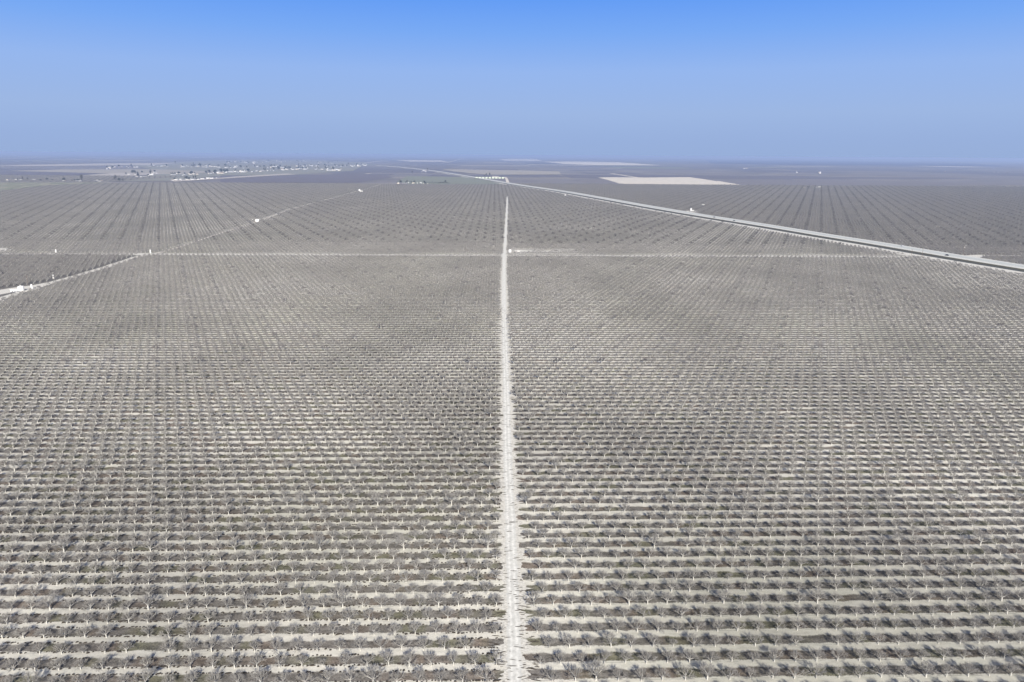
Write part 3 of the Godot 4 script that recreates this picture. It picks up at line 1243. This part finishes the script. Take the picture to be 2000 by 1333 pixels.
	for k in 900:
		var z := -125.0 - rng.randf() ** 1.5 * 420.0
		var side := 1.0 if rng.randf() < 0.5 else -1.0
		var p := Vector3(along(road_line, z) + side * rng.randf_range(0.4, 6.0), 0.06, z)
		var s := rng.randf_range(0.35, 1.1)
		spots[rng.randi() % 4].append(Transform3D(Basis(Vector3.UP, rng.randf_range(-0.2, 0.2)).scaled(Vector3(s, s * 0.5, s)) * Basis.from_scale(Vector3(rng.randf_range(1.0, 5.5), 1, 0.8)), p))
	var litter := Node3D.new()
	litter.name = "pruning_litter"
	add_child(litter)
	tag(litter, "dark clods of prunings in lines along the pale strips left of the road", "prunings")
	litter.set_meta("kind", "stuff")
	for k in 4:
		scatter("litter", clods[k], spots[k], litter)


func build_farm_things() -> void:
	# pump yard at the left edge
	water_tank(gp(41, 568.5), 2.4, 4.0, "squat white tank in the pump yard at the left track's bend")
	filter_station(gp(27, 571), 0.3, "row of white filter vessels left of the squat tank in the pump yard")
	var sp := standpipe(gp(62, 565), 4.2, "white standpipe right of the squat tank in the pump yard")
	copy(sp, gp(104, 544), 0.4, "short white standpipe where the left track forks from the pump yard", Vector3(0.9, 0.8, 0.9))
	copy(sp, gp(109, 494.5), 0.8, "lone white standpipe on the cross track, leftmost in the photo")
	copy(sp, gp(293.5, 494.5), 0.1, "white standpipe where the cross track meets the left track", Vector3(0.9, 0.95, 0.9))
	pole(gp(54, 556), 8.5, "utility pole behind the pump yard tank")
	# at the crossing of the dirt road
	water_tank(gp(996, 494), 1.8, 3.7, "white tank beside the dirt road at the cross track")
	var o := thing("pipe_stack", "stack of white irrigation pipes right of the crossing's white tank", "pipe stack", gp(1011, 491.5), 0.1)
	for k in 6:
		var st := tool()
		stick(st, Vector3(-3.5, 0.2 + 0.36 * (k / 3), -0.4 + 0.4 * (k % 3) + 0.2 * (k / 3)), Vector3(3.5, 0.2 + 0.36 * (k / 3), -0.4 + 0.4 * (k % 3) + 0.2 * (k / 3)), 0.19, 0.19, 8)
		part("pipe", done(st), mats.white_paint, o)
	vehicle(gp(987.6, 405.5), 0.05, mats.car_white, "white pickup truck parked on the left edge of the far dirt road", true)
	vehicle(gp(988.0, 402.2), 0.05, mats.car_dark, "dark car parked just beyond the white pickup on the dirt road", false)
	# pump sheds up the left track
	house(gp(502.5, 433), 0.1, 6.5, 4.5, 3.2, mats.house_white, mats.roof_pale, "white pump shed on the left track, middle of the orchard", "", "pump_shed", "shed")
	water_tank(gp(493, 430.5), 1.2, 1.8, "small white tank left of the pump shed")
	pole(gp(498.5, 435), 10.0, "utility pole beside the white pump shed")
	pole(gp(521, 428.5), 8.5, "lone utility pole up the track from the pump shed")
	pole(gp(393, 465), 9.0, "utility pole in the orchard beside the left track, below the pump shed")
	water_tank(gp(702, 374), 3.0, 6.0, "tall white tank far up the left track")
	house(gp(705, 375.5), 0.3, 9.0, 6.0, 3.0, mats.house_white, mats.roof_pale, "white shed in front of the tall tank up the left track", "", "pump_shed", "shed")
	# along the canal
	water_tank(gp(1349.5, 413.5), 1.7, 7.0, "tall white tank just beyond the levee road")
	house(gp(1353, 413.8), -0.4, 4.5, 3.5, 2.6, mats.house_white, mats.roof_pale, "small white shed right of the levee's tall tank", "", "pump_shed", "shed")
	filter_station(gp(1358, 414.5), -0.4, "row of white filter vessels beyond the levee, right of the small shed")
	pole(gp(1344.5, 412.5), 12.0, "utility pole left of the levee's tall tank")
	water_tank(gp(1104, 383.2), 2.4, 4.0, "white tank at the orchard's edge near the canal, far along")
	house(gp(1373.5, 402), 0.2, 5.0, 3.5, 2.6, mats.house_white, mats.roof_pale, "white shed among the trees beyond the levee's tall tank", "", "pump_shed", "shed")
	house(gp(1762.5, 483.5), 0.1, 2.6, 2.0, 2.2, mats.house_grey, mats.roof_grey, "small grey shed among the trees beyond the levee road", "", "pump_shed", "shed")
	pole(gp(1881, 501.5), 13.5, "tall utility pole with a lamp where the levee meets the side road", "transformer")
	pole(gp(1780.5, 499.5), 8.0, "thin utility pole on the canal bank, left of two", "arm")
	pole(gp(1801, 502.5), 10.0, "thin utility pole on the canal bank, right of two", "arm")
	pole(gp(1256.5, 399.5), 9.0, "utility pole on the levee beyond the dirt pullout")
	vehicle(gp(1837.5, 499.5, 1.7) + Vector3(8, 0, 0), 0.3, mats.car_dark, "dark car on the levee road nearest the side road", false)
	vehicle(gp(1434, 431.8, 1.7), 0.3, mats.car_dark, "dark car on the levee road right of the tall tank", false)
	vehicle(gp(1395, 425.0, 1.7), 0.3, mats.car_dark, "dark pickup truck on the levee road between tank and car", true)
	# pale nursery sheds beyond the canal
	var first: Node3D = null
	for k in 9:
		var at := gp(931 + k * 6.4, 348.2 + 0.05 * k)
		var label := "long pale green shed, %s from the left in the row beyond the canal" % ordinal(k + 1)
		if first == null:
			first = house(at, 0.03, 11.0, 46.0, 3.6, mats.shed_green, mats.shed_green, label, "pale sheds in a row beyond the canal", "nursery_shed", "shed")
		else:
			copy(first, at, 0.03, label, Vector3(1, 1, rng.randf_range(0.8, 1.15)))


func build_town() -> void:
	var r := RandomNumberGenerator.new()
	r.seed = 2024
	# shade trees: three of them built, the rest copies
	var crowns := [shade_tree_crown(1, 12.0, 11.0), shade_tree_crown(2, 14.0, 10.0), shade_tree_crown(3, 9.0, 14.0)]
	var st := tool()
	stick(st, Vector3(0, -1.4, 0), Vector3(0, 5.5, 0), 0.5, 0.25, 7)
	stick(st, Vector3(0, 3.0, 0), Vector3(2.2, 6.5, 0.6), 0.25, 0.1, 5)
	stick(st, Vector3(0, 3.4, 0), Vector3(-1.9, 6.8, -0.9), 0.25, 0.1, 5)
	var trunk := done(st)
	var zones := [
		# name, photo points of a band, how many houses, how many trees, wide
		["at the near edge of the far town", [[335, 353.5], [345, 352.5], [360, 351.5], [380, 351.5], [395, 350.5], [412, 349.2], [425, 348.5]], 30, 8, 14.0],
		["in the middle of the far town", [[330, 342], [360, 341.5], [400, 340], [430, 338.5], [460, 336], [500, 335.5], [540, 333], [560, 331], [600, 329.5], [640, 332], [670, 332.5]], 96, 52, 22.0],
		["at the back of the far town", [[350, 325.5], [390, 325.5], [430, 326], [470, 327.5], [520, 327], [560, 326.5], [600, 325], [650, 325.5], [690, 324], [720, 322.5]], 84, 60, 24.0],
		["on the far skyline of the town", [[440, 318], [470, 317.5], [490, 319], [520, 315.5], [555, 315.5], [600, 316], [630, 318], [660, 318.5]], 40, 40, 26.0],
		["in the row left of the far town", [[205, 329.5], [222, 328.5], [240, 328], [262, 326.5], [285, 325.5], [310, 325.5], [330, 325]], 28, 8, 20.0],
		["on the dark field left of the town", [[245, 341.5], [260, 340.5], [270, 346.5], [285, 346.3], [300, 339], [320, 336.5]], 14, 8, 16.0],
		["along the lane by the green field", [[0, 353.5], [35, 353.2], [60, 353], [90, 353.6], [120, 354], [150, 354.2], [175, 354.5], [205, 354.6]], 20, 12, 14.0],
		["in the farmyard at the orchard's far edge", [[775, 358.6], [785, 358.3], [795, 358.2], [805, 358.2], [820, 358.3], [836, 359.8]], 16, 16, 9.0],
		["at the lone farm beyond the green field", [[775, 344], [822, 336], [830, 335], [835, 335.5]], 6, 2, 16.0],
		["on the far right plain", [[1560, 367.5], [1572, 367.5], [1600, 367], [1770, 367.5], [1782, 366.5], [1850, 335], [1942, 337], [1950, 338.5], [1970, 340]], 14, 4, 7.5],
		["on the hazy plain beyond the sand fields", [[1075, 321], [1283, 312], [1430, 330], [1455, 329.5], [1555, 337], [1600, 338], [1585, 306], [1700, 311.5], [1760, 313], [830, 312], [775, 311]], 20, 0, 18.0],
	]
	var walls := [mats.house_white, mats.house_white, mats.house_cream, mats.house_grey]
	var wall_words := ["white", "white", "cream", "grey"]
	var roofs := [mats.roof_pale, mats.roof_pale, mats.roof_brown, mats.roof_grey]
	var roof_words := ["pale", "pale", "brown", "grey"]
	var protos := {}
	var tree_protos := []
	for z in zones:
		var pts: Array = z[1]
		for k in z[2]:
			var f := r.randf() * (pts.size() - 1)
			var a: Array = pts[int(f)]
			var b: Array = pts[mini(int(f) + 1, pts.size() - 1)]
			var t := f - int(f)
			var spread := 1.0 if z[4] < 15.0 else 1.9
			if absf(a[0] - b[0]) > 60 or z[0].contains("plain"):
				t = r.randf_range(-0.04, 0.04)
				spread = 0.5
			var at := gp(lerpf(a[0], b[0], t) + r.randf_range(-2, 2), lerpf(a[1], b[1], t) + r.randf_range(-spread, spread) * 0.9)
			at.y = 1.2
			var w := r.randi() % 4
			var q := r.randi() % 4
			var shape := r.randi() % 2
			var key := "%d %d %d" % [w, q, shape]
			var end_on := r.randf() < 0.35
			var turn := TURN + (PI / 2 if end_on else 0.0) + r.randfn() * 0.06
			var s: float = z[4] / 30.0 * r.randf_range(0.5, 1.35)
			var size := Vector3(s, sqrt(s) * 0.75, s)
			var bulk := "small " if s < z[4] / 30.0 * 0.78 else ("large " if s > z[4] / 30.0 * 1.08 else "")
			var label := "%s%s %s-roofed %s%s %s" % [bulk, wall_words[w], roof_words[q], ["house", "long barn"][shape], " seen end-on" if end_on else "", z[0]]
			var h: Node3D
			if not protos.has(key):
				h = house(at, turn, [16.0, 30.0][shape], [10.0, 13.0][shape], [3.4, 4.6][shape], walls[w], roofs[q], label, "", ["house", "barn"][shape], ["house", "barn"][shape])
				h.scale = size
				protos[key] = h
			else:
				h = copy(protos[key], at, turn, label, size)
			h.set_meta("group", "buildings " + z[0])
		for k in z[3]:
			var f := r.randf() * (pts.size() - 1)
			var a: Array = pts[int(f)]
			var b: Array = pts[mini(int(f) + 1, pts.size() - 1)]
			var t := f - int(f)
			var at := gp(lerpf(a[0], b[0], t), lerpf(a[1], b[1], t) + r.randf_range(-1.2, 1.2))
			at.y = 1.0
			var big_s := r.randf_range(1.0, 2.4)
			shade_tree(tree_protos, crowns, trunk, at, big_s * (0.45 if z[4] < 10.0 else (0.6 if z[4] < 15.0 else 1.0)), "%sdark # among the buildings %s" % ["small " if big_s < 1.45 else ("large " if big_s > 1.95 else ""), z[0]], "shade trees " + z[0], r)
	# single big trees
	var big := [[159, 354.3, 2.3, "largest dark round tree beside the lane by the green field"], [145, 354.3, 0.9, "small dark tree left of the largest round tree by the lane"], [226, 355.6, 1.9, "tallest dark tree of the grove right of the lane's houses"], [233, 355.8, 1.5, "middle dark tree of the grove right of the lane's houses"], [240, 355.8, 1.4, "right-hand dark tree of the grove beyond the lane's houses"], [54, 353.2, 1.2, "dark tree over the lane, left end of the green field"], [258, 339, 1.3, "dark tree by the pale field, left of the far town"], [277, 339, 1.4, "dark broad tree right of the one by the pale field"], [342, 320.5, 2.6, "lone dark tree on the skyline left of the town"], [391, 326.5, 3.0, "tall dark pointed tree at the back of the town's left end"], [440, 326, 2.4, "dark tree standing over the town's back houses"], [870, 358, 1.0, "dark tree at the right end of the farmyard hedge"], [950, 346, 1.5, "dark tree behind the pale sheds beyond the canal"], [956, 346, 1.7, "broad dark tree behind the middle of the pale sheds"], [946, 346.2, 1.2, "smaller dark tree behind the pale sheds, left of the broad one"]]
	for e in big:
		var at := gp(e[0], e[1])
		at.y = 0.5
		shade_tree(tree_protos, crowns, trunk, at, e[2], e[3], "", r)
	for k in 22:
		var at := gp(828 + k * 2.3 + r.randf(), 358.6 + r.randf_range(-0.5, 0.6))
		at.y = 0.5
		shade_tree(tree_protos, crowns, trunk, at, r.randf_range(0.4, 0.65), "low dark #, %s from the left in the far farmyard's hedge" % ordinal(k + 1), "hedge trees right of the far farmyard", r)


func shade_tree(protos: Array, crowns: Array, trunk: Mesh, at: Vector3, s: float, label: String, group: String, r: RandomNumberGenerator) -> void:
	var o: Node3D
	var k := protos.size() if protos.size() < 3 else r.randi() % 3
	var words := label.replace("#", ["rounded tree", "broad spreading tree", "tall narrow tree"][k])
	if protos.size() < 3:
		o = thing("shade_tree", words, "tree", at, r.randf() * TAU)
		part("trunk", trunk, mats.bark_dark, o)
		part("crown", crowns[k], mats.leaf if k < 2 else mats.leaf_olive, o)
		protos.append(o)
		o.scale = Vector3.ONE * s
	else:
		o = copy(protos[k], at, r.randf() * TAU, words, Vector3(s, s * r.randf_range(0.85, 1.15), s))
	o.remove_meta("group")
	if group:
		o.set_meta("group", group)
